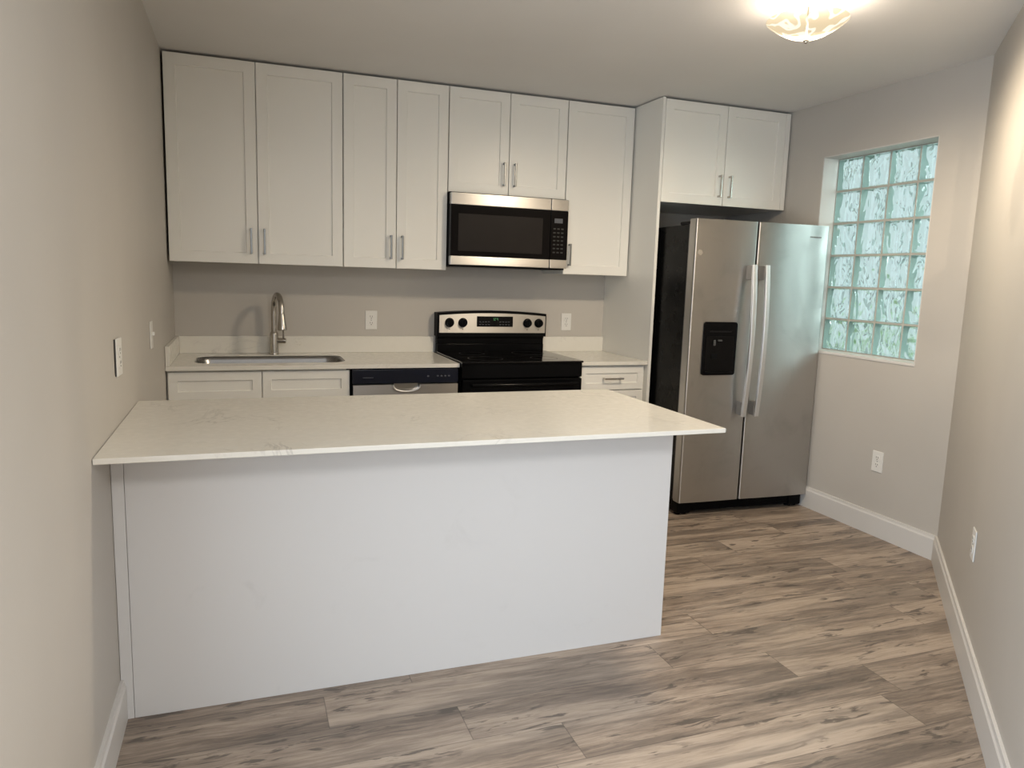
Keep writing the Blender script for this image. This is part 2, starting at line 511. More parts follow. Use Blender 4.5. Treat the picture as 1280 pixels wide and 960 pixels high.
S2 = 1 / math.sqrt(2)
baseboard('baseboard_right', (XR, 0.0), (XR, YK), (-1, 0), 0, math.tan(PI / 8))
baseboard('baseboard_diagonal', (XR, YK), (XE, YE), (-S2, S2), math.tan(PI / 8), 0)
baseboard('baseboard_left', (0.0, -2.317), (0.0, BDY1), (1, 0))

# glass block window in the right wall
wn = bpy.data.objects.new('window_1', None); COL.objects.link(wn); wn.location = (XR, -1.36, WZ0); wn.empty_display_size = 0.05
ORG['org'][wn.name] = Vector(wn.location); struct(wn)
b = MB()
b.box(XR + 0.0005, XR + 0.112, WY0 - 0.006, WY0, WZ0, WZ1); b.box(XR + 0.0005, XR + 0.112, WY1, WY1 + 0.006, WZ0, WZ1)
b.box(XR + 0.0005, XR + 0.112, WY1, WY0, WZ1 - 0.006, WZ1)
b.build('reveal', M['trim'], wn, smooth=0)
b = MB(); b.box(XR - 0.004, XR + 0.112, WY1 - 0.0, WY0, WZ0 - 0.002, WZ0 + 0.014, 0.002); b.build('window_sill', M['trim'], wn)
GX0, GX1 = XR + 0.108, XR + 0.198
ny, nz = 4, 6
gy = (WY0 - WY1 - 0.012) / ny; gz = (WZ1 - WZ0 - 0.020) / nz; gz0 = WZ0 + 0.014
b = MB()
for i in range(ny):
    for j in range(nz):
        y1 = WY0 - 0.006 - i * gy; z0 = gz0 + j * gz
        b.box(GX0, GX1, y1 - gy + 0.006, y1 - 0.006, z0 + 0.006, z0 + gz - 0.006, 0.007, 3)
gb = b.build('glass_blocks', M['block'], wn, smooth=40)
gb.data.materials.append(M['edgecoat'])
for p in gb.data.polygons:
    if abs(p.normal.x) < 0.2: p.material_index = 1
b = MB()
for i in range(ny + 1):
    y = WY0 - 0.006 - i * gy; b.box(GX0 + 0.006, GX1 - 0.006, y - 0.0058, y + 0.0058, gz0, WZ1 - 0.006)
for j in range(nz + 1):
    z = gz0 + j * gz; b.box(GX0 + 0.0065, GX1 - 0.0065, WY1 + 0.006, WY0 - 0.006, z - 0.0058, z + 0.0058)
b.build('mortar_joints', M['mortar'], wn, smooth=0)

# ------------------------------------------------------------------ cabinets
CT, CB = 2.480, 1.419      # top and bottom of the tall wall cabinets
YD = -0.333                # face of their doors


def bar_pull(parent, x, yface, z0, z1, horizontal=False, mat='pull'):
    """square bar pull standing on a face at y = yface"""
    mb = MB(); so = 0.030; w = 0.0055
    if not horizontal:
        mb.box(x - w, x + w, yface - so - 0.005, yface - so + 0.005, z0, z1, 0.0022)
        for z in (z0 + 0.006, z1 - 0.006): mb.box(x - 0.0045, x + 0.0045, yface - so, yface, z - 0.0055, z + 0.0055, 0.001)
    else:
        zc = (z0 + z1) / 2
        L = 0.066
        mb.box(x - L, x + L, yface - so - 0.005, yface - so + 0.005, zc - w, zc + w, 0.0022)
        for xx in (x - L + 0.008, x + L - 0.008): mb.box(xx - 0.0055, xx + 0.0055, yface - so, yface, zc - 0.0045, zc + 0.0045, 0.001)
    return mb.build('handle', M[mat], parent)


def wall_cabinet(x0, x1, z0, z1, yback, yface, doors, label, group, pulls, stile=0.058):
    t = thing('wall_cabinet', ((x0 + x1) / 2, yback, z0), label, 'cabinet', group)
    mb = MB(); mb.box(x0 + 0.002, x1 - 0.002, yface + 0.021, yback, z0 + 0.001, z1, 0.001); mb.build('body', M['cab'], t)
    for (a, c), px in zip(doors, pulls):
        d = MB().shaker(a, c, z0, z1 - 0.001, yface, stile=stile).build('door', M['cab'], t, smooth=20)
        bar_pull(d, px, yface, z0 + 0.052, z0 + 0.190)
    return t


G1 = 'white shaker cabinets hung on the walls'
x = [0.0, 0.920, 1.530, 2.292, 2.757]
g = 0.0022
wall_cabinet(x[0] + 0.008, x[1], CB, CT, -0.001, YD, [(0.012, 0.4605 - g), (0.4605 + g, x[1] - g)],
             'wide white two-door wall cabinet above the sink, leftmost of the row', G1, [0.425, 0.494])
wall_cabinet(x[1], x[2], CB, CT, -0.001, YD, [(x[1] + g * 1.6, 1.225 - g), (1.225 + g, x[2] - g)],
             'narrow white two-door wall cabinet left of the microwave', G1, [1.192, 1.258])
wall_cabinet(x[2], x[3], 1.881, CT, -0.001, YD, [(x[2] + g * 1.6, 1.911 - g), (1.911 + g, x[3] - g)],
             'short white two-door wall cabinet directly above the microwave', G1, [1.876, 1.946])
wall_cabinet(x[3], x[4], CB, CT, -0.001, YD, [(x[3] + g * 1.6, x[4] - g)],
             'white single-door wall cabinet right of the microwave, beside the tall panel', G1, [2.330])

# tall side panel between the counter and the refrigerator
PX0, PX1, PYF = 2.7653, 2.7850, -0.654
FZ = 1.874
t = thing('refrigerator_surround', (3.24, -0.001, 0.0), 'white two-door cabinet over the refrigerator with its tall side panel down to the floor', 'cabinet')
MB().box(PX0, PX1, PYF, -0.001, 0.0, 2.4865, 0.0012).build('side_panel', M['cab'], t)
MB().box(PX1 + 0.001, 3.700, PYF + 0.021, -0.001, FZ + 0.001, CT, 0.001).build('body', M['cab'], t)
for a, c, px in ((PX1 + 0.003, 3.232 - g, 3.195), (3.232 + g, 3.676, 3.270)):
    d = MB().shaker(a, c, FZ, CT - 0.001, PYF).build('door', M['cab'], t, smooth=20)
    bar_pull(d, px, PYF, FZ + 0.050, FZ + 0.185, mat='nickel')
MB().box(3.679, 3.712, PYF + 0.002, PYF + 0.020, FZ, CT, 0.001).build('filler_strip', M['cab'], t)

# base cabinets
ZC = 0.890; ZU = 0.868          # top and underside of the worktops
YF = -0.628                     # face of the base fronts
t = thing('sink_cabinet', (0.46, -0.001, 0.0), 'white base cabinet under the sink with two false drawer fronts', 'cabinet')
mb = MB(); mb.box(0.004, 0.918, YF + 0.021, -0.002, 0.10, 0.64); mb.box(0.004, 0.022, YF + 0.021, -0.002, 0.64, ZU - 0.001)
mb.box(0.022, 0.900, YF + 0.021, YF + 0.04, 0.64, ZU - 0.001)
mb.box(0.004, 0.918, YF + 0.09, -0.002, 0.0, 0.10); mb.build('body', M['cab'], t, smooth=0)
for a, c, px in ((0.010, 0.459, 0.42), (0.464, 0.916, 0.50)):
    MB().shaker(a, c, 0.712, 0.857, YF, stile=0.045).build('false_front', M['cab'], t, smooth=20)
    d = MB().shaker(a, c, 0.105, 0.708, YF).build('door', M['cab'], t, smooth=20)
    bar_pull(d, px, YF, 0.52, 0.655)
t = thing('drawer_cabinet', (2.53, -0.001, 0.0), 'white drawer base cabinet between the range and the tall panel', 'cabinet')
mb = MB(); mb.box(2.306, 2.763, YF + 0.021, -0.002, 0.10, ZU - 0.001); mb.box(2.306, 2.763, YF + 0.09, -0.002, 0.0, 0.10); mb.build('body', M['cab'], t, smooth=0)
for z0, z1 in ((0.712, 0.857), (0.412, 0.706), (0.106, 0.406)):
    d = MB().shaker(2.310, 2.749, z0, z1, YF, stile=0.042).build('drawer', M['cab'], t, smooth=20)
    bar_pull(d, 2.530, YF, (z0 + z1) / 2 - 0.01, (z0 + z1) / 2 + 0.01, True, 'nickel')

# peninsula: base and slab
t = thing('peninsula_cabinet', (0.96, -2.0, 0.0), 'long white peninsula base with a plain scuffed front panel', 'peninsula')
BX0, BX1, BYF, BYB, SZ = 0.0010, 1.9075, -2.315, -1.72, 0.8735
MB().box(BX0 + 0.03, BX1 - 0.02, BYF + 0.0185, BYB, 0.10, SZ, 0.001).build('body', M['cab'], t)
MB().box(BX0 + 0.03, BX1 - 0.02, BYF + 0.0185, BYB - 0.06, 0.0, 0.10).build('toe_kick', M['cab'], t)
MB().box(0.0355, BX1, BYF, BYF + 0.018, 0.0, SZ, 0.0012).build('front_panel', M['panel'], t)
MB().box(BX0, 0.0345, BYF - 0.001, BYF + 0.018, 0.0, SZ, 0.0015).build('filler_strip', M['panel'], t)
MB().box(BX1 - 0.0185, BX1, BYF + 0.0185, BYB, 0.0, SZ, 0.001).build('end_panel', M['panel'], t)
for k in range(4):
    a = BX0 + 0.035 + k * 0.462
    mb = MB(); mb.shaker(-(a + 0.455), -a, 0.108, SZ - 0.012, BYB + 0.020)
    for v in mb.bm.verts:
        v.co = Vector((-v.co.x, 2 * (BYB + 0.020) - v.co.y - 0.019 + 0.0, v.co.z))
    for v in mb.bm.verts: v.co.y += 0.019
    mb.build('door', M['cab'], t, smooth=20)
mb = MB(); mb.box(0.002, 1.9503, -2.5757, -1.6748, SZ + 0.0005, ZC, 0.0018, 2)
tag(mb.build('peninsula_countertop', M['quartz']), 'large white quartz slab overhanging the peninsula base in the foreground', 'countertop', 'white quartz worktops')

# worktops along the back wall
SX0, SX1, SY0, SY1 = 0.125, 0.915, -0.530, -0.150
t = thing('countertop', (0.77, -0.001, ZU), 'white quartz worktop around the sink with backsplash, left of the range', 'countertop', 'white quartz worktops')
mb = MB(); bm = mb.bm
outer = [bm.verts.new((xx, yy, ZC)) for xx, yy in ((0.002, -0.648), (1.535, -0.648), (1.535, -0.002), (0.002, -0.002))]
inner = [bm.verts.new((xx, yy, ZC)) for xx, yy in rrect(SX0, SX1, SY0, SY1, 0.085)]
es = [bm.edges.new((L[i], L[(i + 1) % len(L)])) for L in (outer, inner) for i in range(len(L))]
bmesh.ops.triangle_fill(bm, edges=es, use_beauty=True)
ex = bmesh.ops.extrude_face_region(bm, geom=list(bm.faces))
bmesh.ops.translate(bm, verts=[v for v in ex['geom'] if isinstance(v, bmesh.types.BMVert)], vec=(0, 0, ZU - ZC))
mb.build('slab', M['quartz'], t, smooth=30)
MB().box(0.0225, 1.535, -0.022, -0.002, ZC + 0.0005, ZC + 0.102, 0.0015).build('backsplash', M['quartz'], t)
MB().box(0.002, 0.022, -0.640, -0.002, ZC + 0.0005, ZC + 0.102, 0.0015).build('side_splash', M['quartz'], t)
t = thing('countertop', (2.53, -0.001, ZU), 'short white quartz worktop between the range and the tall panel', 'countertop', 'white quartz worktops')
MB().box(2.303, 2.764, -0.648, -0.002, ZU, ZC, 0.0015).build('slab', M['quartz'], t)
MB().box(2.303, 2.764, -0.022, -0.002, ZC + 0.0005, ZC + 0.102, 0.0015).build('backsplash', M['quartz'], t)

# sink
t = thing('kitchen_sink', (0.52, -0.34, 0.68), 'long undermount stainless sink with rounded corners set in the quartz worktop', 'sink')
mb = MB()
rings = []
for off, z, r in ((0.0008, ZC - 0.0045, 0.0845), (0.0012, ZU - 0.004, 0.084), (0.006, ZU - 0.012, 0.082), (0.010, 0.70, 0.078), (0.030, 0.682, 0.060), (0.20, 0.678, 0.02)):
    if off < 0.1: L = rrect(SX0 + off, SX1 - off, SY0 + off, SY1 - off, r)
    else: L = rrect(0.46, 0.58, -0.40, -0.28, 0.0599)
    rings.append([Vector((a, c, z)) for a, c in L])
mb.loops(rings, False, True); o = mb.build('basin', M['sink'], t, smooth=50)
o.modifiers.clear(); sm = o.modifiers.new('shell', 'SOLIDIFY'); sm.thickness = 0.0012; sm.offset = 0
mb = MB(); mb.lathe([(0.045, 0.0), (0.045, 0.003), (0.030, 0.004), (0.028, 0.001)], (0.52, -0.34, 0.680), 32, True, True); mb.build('drain', M['pull'], t)

# faucet
FX, FY = 0.545, -0.090
t = thing('faucet', (FX, FY, ZC), 'tall brushed nickel gooseneck faucet with pull-down spray behind the sink', 'faucet')
mb = MB(); mb.lathe([(0.028, 0.0), (0.028, 0.006), (0.0260, 0.010), (0.0245, 0.120), (0.022, 0.128), (0.0165, 0.136)], (FX, FY, ZC + 0.0005), 32, True, True); mb.build('body', M['nickel'], t)
dv = Vector((0.20, -0.98, 0)).normalized(); R = 0.090
path = [Vector((FX, FY, ZC + 0.13)), Vector((FX, FY, ZC + 0.20)), Vector((FX, FY, ZC + 0.255))]
cz = ZC + 0.265
for k in range(0, 13):
    a = PI - (PI * 0.93) * k / 12
    path.append(Vector((FX, FY, cz)) + dv * (R + R * math.cos(a)) + Vector((0, 0, R * 1.0 * math.sin(a))))
end = path[-1]; path.append(end + dv * 0.004 + Vector((0, 0, -0.035)))
mb = MB(); mb.tube(path, 0.0158, 20); mb.build('spout', M['nickel'], t)
e0 = path[-1]; dn = (dv * 0.012 + Vector((0, 0, -0.1))).normalized()
mb = MB(); mb.tube([e0 + dn * s for s in (0.0, 0.004, 0.012, 0.050, 0.088, 0.094)], [0.0165, 0.0178, 0.0178, 0.0225, 0.0270, 0.0245], 24); mb.build('spray_head', M['nickel'], t)
mb = MB(); mb.tube([(FX + 0.015, FY - 0.004, ZC + 0.082), (FX + 0.058, FY - 0.016, ZC + 0.082), (FX + 0.066, FY - 0.018, ZC + 0.082)], [0.0165, 0.0165, 0.014], 20)
mb.tube([(FX + 0.052, FY - 0.015, ZC + 0.085), (FX + 0.052, FY - 0.022, ZC + 0.125), (FX + 0.050, FY - 0.030, ZC + 0.168)], [0.0065, 0.0055, 0.0048], 12)
mb.build('lever', M['nickel'], t)

# dishwasher
t = thing('dishwasher', (1.228, -0.03, 0.0), 'stainless dishwasher with a black control strip left of the range', 'dishwasher')
MB().box(0.927, 1.529, -0.615, -0.03, 0.10, ZU - 0.001, 0.002).build('body', M['blackm'], t)
MB().box(0.940, 1.516, -0.55, -0.05, 0.0, 0.10).build('toe_kick', M['blackm'], t)
DWF = -0.652
cp = MB().box(0.929, 1.527, DWF, -0.6155, 0.782, 0.862, 0.004).build('control_panel', M['navy'], t)
mb = MB(); mb.box(0.985, 1.042, DWF - 0.0006, DWF + 0.001, 0.815, 0.819); mb.build('badge', M['legend'], cp)
for k in range(4): MB().box(1.400 + k * 0.022, 1.412 + k * 0.022, DWF - 0.0006, DWF + 0.001, 0.818, 0.825).build('button', M['legend'], cp)
MB().box(1.345, 1.356, DWF - 0.0006, DWF + 0.001, 0.816, 0.825).build('button', M['legend'], cp)
# stainless door with the scooped pocket at its top edge
mb = MB(); bm = mb.bm
top = []; N = 24; hc, hw, hd = 1.228, 0.074, 0.036
pts = [(0.932, 0.112), (1.524, 0.112), (1.524, 0.776)]
for k in range(N + 1):
    a = k / N * PI; pts.append((hc + hw * math.cos(a), 0.776 - hd * math.sin(a) ** 0.7))
pts.append((0.932, 0.776))
mb.prism_y(pts, -0.6158, DWF - 0.004); d = mb.build('door', M['steeld'], t, smooth=30)
lip = [(hc + (hw + 0.002) * math.cos(PI * k / N), DWF - 0.006, 0.776 - (hd + 0.003) * math.sin(PI * k / N) ** 0.7) for k in range(N + 1)]
MB().tube(lip, 0.0055, 10).build('handle_rim', M['fridgebar'], d)
MB().box(hc - hw + 0.004, hc + hw - 0.004, -0.632, -0.6162, 0.742, 0.781).build('handle_pocket', M['nickel'], d)

# electric range
RX0, RX1, RT = 1.5395, 2.2985, 0.903
t = thing('electric_range', ((RX0 + RX1) / 2, -0.03, 0.0), 'black electric range with a stainless arched control panel', 'range')
MB().box(RX0, RX1, -0.640, -0.012, 0.04, RT - 0.012, 0.003).build('body', M['black'], t)
for sx in (RX0 + 0.05, RX1 - 0.05):
    for sy in (-0.58, -0.08): MB().cyl((sx, sy, 0.0), (sx, sy, 0.041), 0.016, 12).build('foot', M['blackm'], t)
ck = MB().box(RX0 - 0.001, RX1 + 0.001, -0.690, -0.085, RT - 0.0115, RT, 0.004).build('cooktop', M['bglass'], t)
for cx, cy, r in ((1.73, -0.52, 0.105), (2.11, -0.52, 0.085), (1.73, -0.24, 0.080), (2.11, -0.24, 0.105)):
    MB().lathe([(r - 0.002, 0.0), (r - 0.002, 0.0005), (r, 0.0005), (r, 0.0)], (cx, cy, RT), 48).build('burner_ring', M['ring'], ck)
MB().box(RX0 + 0.001, RX1 - 0.001, -0.676, -0.6405, 0.805, RT - 0.012, 0.004).build('front_rail', M['black'], t)
dr = MB().box(RX0 + 0.004, RX1 - 0.004, -0.685, -0.6405, 0.215, 0.798, 0.005).build('oven_door', M['black'], t)
MB().box(RX0 + 0.11, RX1 - 0.11, -0.6862, -0.684, 0.36, 0.66, 0.001).build('oven_window', M['bglass'], dr)
mb = MB(); hp = [(RX0 + 0.05 + (RX1 - RX0 - 0.10) * k / 16, -0.728 - 0.010 * math.sin(PI * k / 16), 0.772) for k in range(17)]; mb.tube(hp, 0.012, 14)
for xx in (RX0 + 0.058, RX1 - 0.058): mb.cyl((xx, -0.685, 0.772), (xx, -0.728, 0.772), 0.010, 12)
mb.build('oven_handle', M['black'], dr)
MB().box(RX0 + 0.004, RX1 - 0.004, -0.680, -0.6405, 0.055, 0.208, 0.005).build('storage_drawer', M['black'], t)
# back guard: stepped black riser under an arched head
GF = -0.085


def arch(x0, x1, z0, ze, zm, n=24):
    P = [(x0, z0), (x1, z0)]
    for k in range(n + 1):
        u = k / n; P.append((x1 + (x0 - x1) * u, ze + (zm - ze) * (1 - (2 * u - 1) ** 2)))
    return P


mb = MB(); mb.box(RX0 + 0.010, RX1 - 0.010, -0.070, -0.006, RT - 0.011, 0.948, 0.003); mb.box(RX0 + 0.010, RX1 - 0.010, -0.064, -0.006, 0.948, 0.985, 0.003)
mb.box(RX0 + 0.010, RX1 - 0.010, -0.070, -0.006, 0.985, 1.000, 0.003)
mb.build('riser', M['black'], t)
bg_ = MB().prism_y(arch(RX0 + 0.002, RX1 - 0.002, 0.998, 1.150, 1.166), -0.006, GF).build('backguard', M['blackm'], t, smooth=30)
fp = MB().prism_y(arch(RX0 + 0.016, RX1 - 0.010, 1.022, 1.134, 1.150), GF + 0.002, GF - 0.0035).build('control_panel', M['steel'], t, smooth=30)
DX0, DX1 = 1.806, 2.056
ds = MB().box(DX0, DX1, GF - 0.0055, GF - 0.002, 1.062, 1.130, 0.001).build('clock_display', M['bglass'], fp)
mb = MB()
SEG = {'a': (0, 1, .92, 1), 'b': (.8, 1, .5, 1), 'c': (.8, 1, 0, .5), 'd': (0, 1, 0, .08), 'e': (0, .2, 0, .5), 'f': (0, .2, .5, 1), 'g': (0, 1, .46, .54)}
for x0, segs in ((1.914, 'bc'), (1.926, 'abged'), (1.942, 'fgbc')):
    for s in segs:
        a = SEG[s]; mb.box(x0 + a[0] * 0.009, x0 + a[1] * 0.009, GF - 0.0060, GF - 0.0053, 1.104 + a[2] * 0.016, 1.104 + a[3] * 0.016)
mb.build('clock_digits', M['digits'], ds, smooth=0)
mb = MB()
for k in range(4):
    for j in range(2): mb.box(1.822 + k * 0.020, 1.834 + k * 0.020, GF - 0.0058, GF - 0.0053, 1.074 + j * 0.018, 1.078 + j * 0.018)
mb.build('touch_keys', M['legend'], ds, smooth=0)
mb = MB()
for k in range(4):
    for j in range(2): mb.box(1.962 + k * 0.020, 1.974 + k * 0.020, GF - 0.0058, GF - 0.0053, 1.074 + j * 0.018, 1.078 + j * 0.018)
mb.build('touch_keys', M['legend'], ds, smooth=0)
for kx in (1.622, 1.711, 2.159, 2.240):
    kz = 1.088
    k_ = MB().latheY([(0.030, 0.0), (0.030, 0.006), (0.0255, 0.010), (0.024, 0.026), (0.021, 0.030)], (kx, GF - 0.0034, kz), 28).build('knob', M['blackm'], fp)
    MB().box(kx - 0.004, kx + 0.004, GF - 0.042, GF - 0.031, kz - 0.022, kz + 0.022, 0.002).build('knob_grip', M['black'], k_)
    MB().box(kx - 0.004, kx + 0.004, GF - 0.0042, GF - 0.003, kz - 0.046, kz - 0.041).build('printed_mark', M['legend'], fp)

# over-the-range microwave
MX0, MX1, MYF = 1.5335, 2.2885, -0.402
t = thing('microwave', (1.911, -0.01, 1.44), 'stainless and black over-the-range microwave above the black range', 'microwave')
MB().box(MX0, MX1, -0.362, -0.004, 1.442, 1.879, 0.003).build('body', M['blackm'], t)
M['mblack'] = plain('microwave_black', (0.006, 0.005, 0.005), 0.22, spec=0.05)
d = MB().box(MX0 + 0.001, 2.170, MYF, -0.3625, 1.505, 1.803, 0.003).build('door', M['mblack'], t)
MB().box(1.580, 2.118, MYF - 0.0012, MYF + 0.002, 1.535, 1.752, 0.0008).build('door_window', M['mglass'], d)
MB().box(MX0 + 0.001, 2.170, MYF - 0.002, -0.3625, 1.8035, 1.872, 0.004).build('top_band', M['steel'], d)
MB().box(MX0 + 0.001, 2.170, MYF - 0.002, -0.3625, 1.452, 1.5045, 0.004).build('bottom_band', M['steel'], d)
cp = MB().box(2.173, MX1, MYF, -0.3625, 1.505, 1.803, 0.003).build('control_panel', M['mblack'], t)
MB().box(2.173, MX1, MYF - 0.002, -0.3625, 1.8035, 1.872, 0.004).build('top_band', M['steel'], cp)
MB().box(2.173, MX1, MYF - 0.002, -0.3625, 1.452, 1.5045, 0.004).build('bottom_band', M['steel'], cp)
MB().box(2.196, 2.250, MYF - 0.001, MYF + 0.001, 1.728, 1.756).build('display', M['legend'], cp)
mb = MB()
for k in range(3):
    for j in range(7): mb.box(2.190 + k * 0.026, 2.206 + k * 0.026, MYF - 0.0006, MYF + 0.001, 1.545 + j * 0.024, 1.553 + j * 0.024)
mb.build('keypad', plain('dim_key_print', (0.014, 0.014, 0.015), 0.4), cp, smooth=0)
mb = MB(); mb.box(MX0 + 0.04, 2.10, -0.34, -0.05, 1.4395, 1.4425); mb.build('grease_filter', M['greyside'], t)

# ------------------------------------------------------------------ refrigerator
FRX0, FRX1, FRM = 2.788, 3.706, 3.203
FRY = -1.070
FRZ0, FRZ1 = 0.086, 1.750
t = thing('refrigerator', (3.242, FRY, 0.0), 'tall stainless side-by-side refrigerator with black sides in the alcove', 'refrigerator')
BX0_, BX1_ = 2.796, 3.690
MB().box(BX0_, BX1_, -0.985, -0.24, 0.045, 1.722, 0.006).build('body', M['sideblack'], t)
mb = MB(); mb.box(BX0_ + 0.02, BX1_ - 0.02, -1.035, -0.9855, 0.022, 0.078, 0.004)
for k in range(5): mb.box(BX0_ + 0.10, BX1_ - 0.10, -1.038, -1.034, 0.028 + k * 0.010, 0.033 + k * 0.010)
mb.build('base_grille', M['blackm'], t)
for xx in (BX0_ + 0.002, BX1_ - 0.092):
    mb = MB(); mb.box(xx, xx + 0.09, -1.045, -0.95, 0.012, 0.080, 0.008); mb.cyl((xx + 0.025, -1.00, 0.0), (xx + 0.025, -1.00, 0.03), 0.020, 16); mb.cyl((xx + 0.065, -1.00, 0.0), (xx + 0.065, -1.00, 0.03), 0.020, 16)
    mb.build('foot', M['blackm'], t)
for xx in (BX0_ + 0.004, BX1_ - 0.114):
    mb = MB(); mb.box(xx, xx + 0.11, -1.04, -0.87, 1.7225, 1.742, 0.006); mb.build('hinge_cover', M['blackm'], t)
FD = 0.068


def fridge_door(x0, x1):
    r = 0.010
    sec = [(x0, FRY + FD), (x0, FRY + r)] + [(x0 + r - r * math.cos(a), FRY + r - r * math.sin(a)) for a in (PI / 8, PI / 4, 3 * PI / 8, PI / 2)]
    n = 14; w = x1 - x0
    for k in range(1, n): sec.append((x0 + r + (w - 2 * r) * k / n, FRY - 0.004 * math.sin(PI * k / n)))
    sec += [(x1 - r + r * math.sin(a), FRY + r - r * math.cos(a)) for a in (0, PI / 8, PI / 4, 3 * PI / 8, PI / 2)] + [(x1, FRY + FD)]
    return sec


door_sections = (fridge_door(FRX0, FRM - 0.004), fridge_door(FRM + 0.004, FRX1))
dl = MB().prism_z(door_sections[0], FRZ0, FRZ1).build('freezer_door', M['steelv'], t, smooth=40)
dr = MB().prism_z(door_sections[1], FRZ0, FRZ1).build('fridge_door', M['steelv'], t, smooth=40)
for d, a, c in ((dl, FRX0 + 0.006, FRM - 0.010), (dr, FRM + 0.010, FRX1 - 0.006)):
    MB().box(a, c, FRY + FD + 0.0005, -0.9855, FRZ0 + 0.006, FRZ1 - 0.030).build('door_gasket', M['greyside'], d)
# long bowed bar handles on grey end brackets
hsec = [(s[0], s[1]) for s in rrect(-0.0155, 0.0155, -0.010, 0.010, 0.006, 4)]
for d, hx in ((dl, FRM - 0.045), (dr, FRM + 0.043)):
    path = []
    for k in range(25):
        u = k / 24; z = 0.612 + (1.502 - 0.612) * u
        path.append((hx, FRY - 0.048 - 0.026 * math.sin(PI * u), z))
    h = MB().sweep(path, hsec).build('handle', M['fridgebar'], d, smooth=40)
    for z in (0.612, 1.412):
        MB().box(hx - 0.0185, hx + 0.008, FRY - 0.046, FRY + 0.001, z + 0.004, z + 0.086, 0.003).build('bracket', M['greyside'], h)
# water and ice dispenser in the freezer door
QX0, QX1, QZ0, QZ1 = 2.876, 3.102, 0.856, 1.168
q0 = rrect(QX0, QX1, QZ0, QZ1, 0.016, 5); q1 = rrect(QX0 + 0.006, QX1 - 0.006, QZ0 + 0.006, QZ1 - 0.006, 0.012, 5)
mb = MB(); mb.loops([[Vector((a, FRY + 0.002, c)) for a, c in q0], [Vector((a, FRY - 0.0085, c)) for a, c in q0], [Vector((a, FRY - 0.0095, c)) for a, c in q1]], True, True)
dp = mb.build('dispenser', M['black'], dl, smooth=40)
# its recess: a dark bay with a sloping back, read as a darker frame with paddle, spout and tray
mb = MB(); mb.box(QX0 + 0.018, QX1 - 0.018, FRY - 0.0115, FRY - 0.009, QZ0 + 0.016, QZ1 - 0.082, 0.001); mb.build('dispenser_bay', M['bglass'], dp)
mb = MB(); mb.box(QX0 + 0.040, QX1 - 0.040, FRY - 0.0110, FRY - 0.0092, QZ1 - 0.060, QZ1 - 0.052); mb.build('dispenser_controls', M['ring'], dp)
mb = MB(); mb.box(QX0 + 0.064, QX0 + 0.078, FRY - 0.021, FRY - 0.011, QZ1 - 0.138, QZ1 - 0.104, 0.003); mb.box(QX0 + 0.092, QX0 + 0.122, FRY - 0.022, FRY - 0.011, QZ1 - 0.112, QZ1 - 0.103, 0.003)
mb.build('spout', plain('dim_grey_plastic', (0.06, 0.06, 0.06), 0.4), dp)
mb = MB(); mb.box(QX0 + 0.056, QX0 + 0.098, FRY - 0.016, FRY - 0.011, QZ1 - 0.215, QZ1 - 0.182, 0.004); mb.build('paddle', M['blackm'], dp)
mb = MB(); mb.box(QX0 + 0.020, QX1 - 0.020, FRY - 0.024, FRY - 0.0095, QZ0 + 0.012, QZ0 + 0.022, 0.003); mb.build('drip_tray', M['blackm'], dp)
# small raised badge letters at the top of the right door, and the round sticker mark on the left one
mb = MB()
for k in range(8): mb.box(3.566 + k * 0.0105, 3.5715 + k * 0.0105, FRY - 0.0055, FRY + 0.0, 1.676, 1.684)
mb.build('badge', M['greyside'], dr, smooth=0)
MB().latheY([(0.016, 0.0), (0.016, 0.0012)], (2.822, FRY - 0.0002, 1.560), 28).build('round_sticker', steel('sticker_film', (0.62, 0.60, 0.57), 0.20), dl)
t.rotation_euler = (0, 0, math.radians(-2.0))

# ------------------------------------------------------------------ outlets and switches


def outlet(name, label, group='white wall outlets'):
    """a duplex outlet facing -Y, centred on its origin"""
    t = thing(name, (0, 0, 0), label, 'outlet', group)
    MB().box(-0.037, 0.037, -0.0055, -0.0002, -0.059, 0.059, 0.003, 3).build('cover_plate', M['wplastic'], t)
    for z in (0.020, -0.020):
        s = MB(); s.loops([[Vector((a, y, c + z)) for a, c in rrect(-0.0165, 0.0165, -0.0145, 0.0145, 0.009, 5)] for y in (-0.005, -0.0078)]); r = s.build('receptacle', M['wplastic'], t)
        s = MB(); s.box(-0.0075, -0.0052, -0.0082, -0.007, z - 0.001, z + 0.009); s.box(0.0052, 0.0075, -0.0082, -0.007, z - 0.001, z + 0.008); s.cyl((0, -0.0082, z - 0.008), (0, -0.007, z - 0.008), 0.0028, 12)
        s.build('slots', M['slot'], r)
    MB().latheY([(0.003, 0.0), (0.003, 0.0009), (0.0015, 0.0012)], (0, -0.0053, 0), 12).build('screw', M['pull'], t)
    return t


o = outlet('outlet', 'white duplex outlet on the back wall between the faucet and the range')
o.location = (1.134, 0.0, 1.093)
for loc, rz, lab in (((2.481, 0.0, 1.094), 0, 'white duplex outlet on the back wall right of the range'),
                     ((XR, -1.594, 0.423), 90, 'white duplex outlet low on the wall below the glass block window'),
                     ((2.952, YK - (XR - 2.952), 0.444), 45 - 0 + 0, 'white outlet low on the diagonal wall at the far right')):
    c = copy_tree(o); c.location = loc; c['label'] = lab
    c.rotation_euler = (0, 0, math.radians({0: 0, 90: -90, 45: -135}[rz]))
c = copy_tree(o); c.location = (0.0035, -2.105, 1.103); c['label'] = 'white outlet plate standing off the left wall above the peninsula slab'
c.rotation_euler = (0, 0, math.radians(90 - 3.0))
MB().box(-0.048, -0.030, -0.0022, -0.0002, -0.056, 0.058).build('wall_gap_shade', M['slot'], c, smooth=0)  # flat dark strip painted as the shade in the gap behind the plate
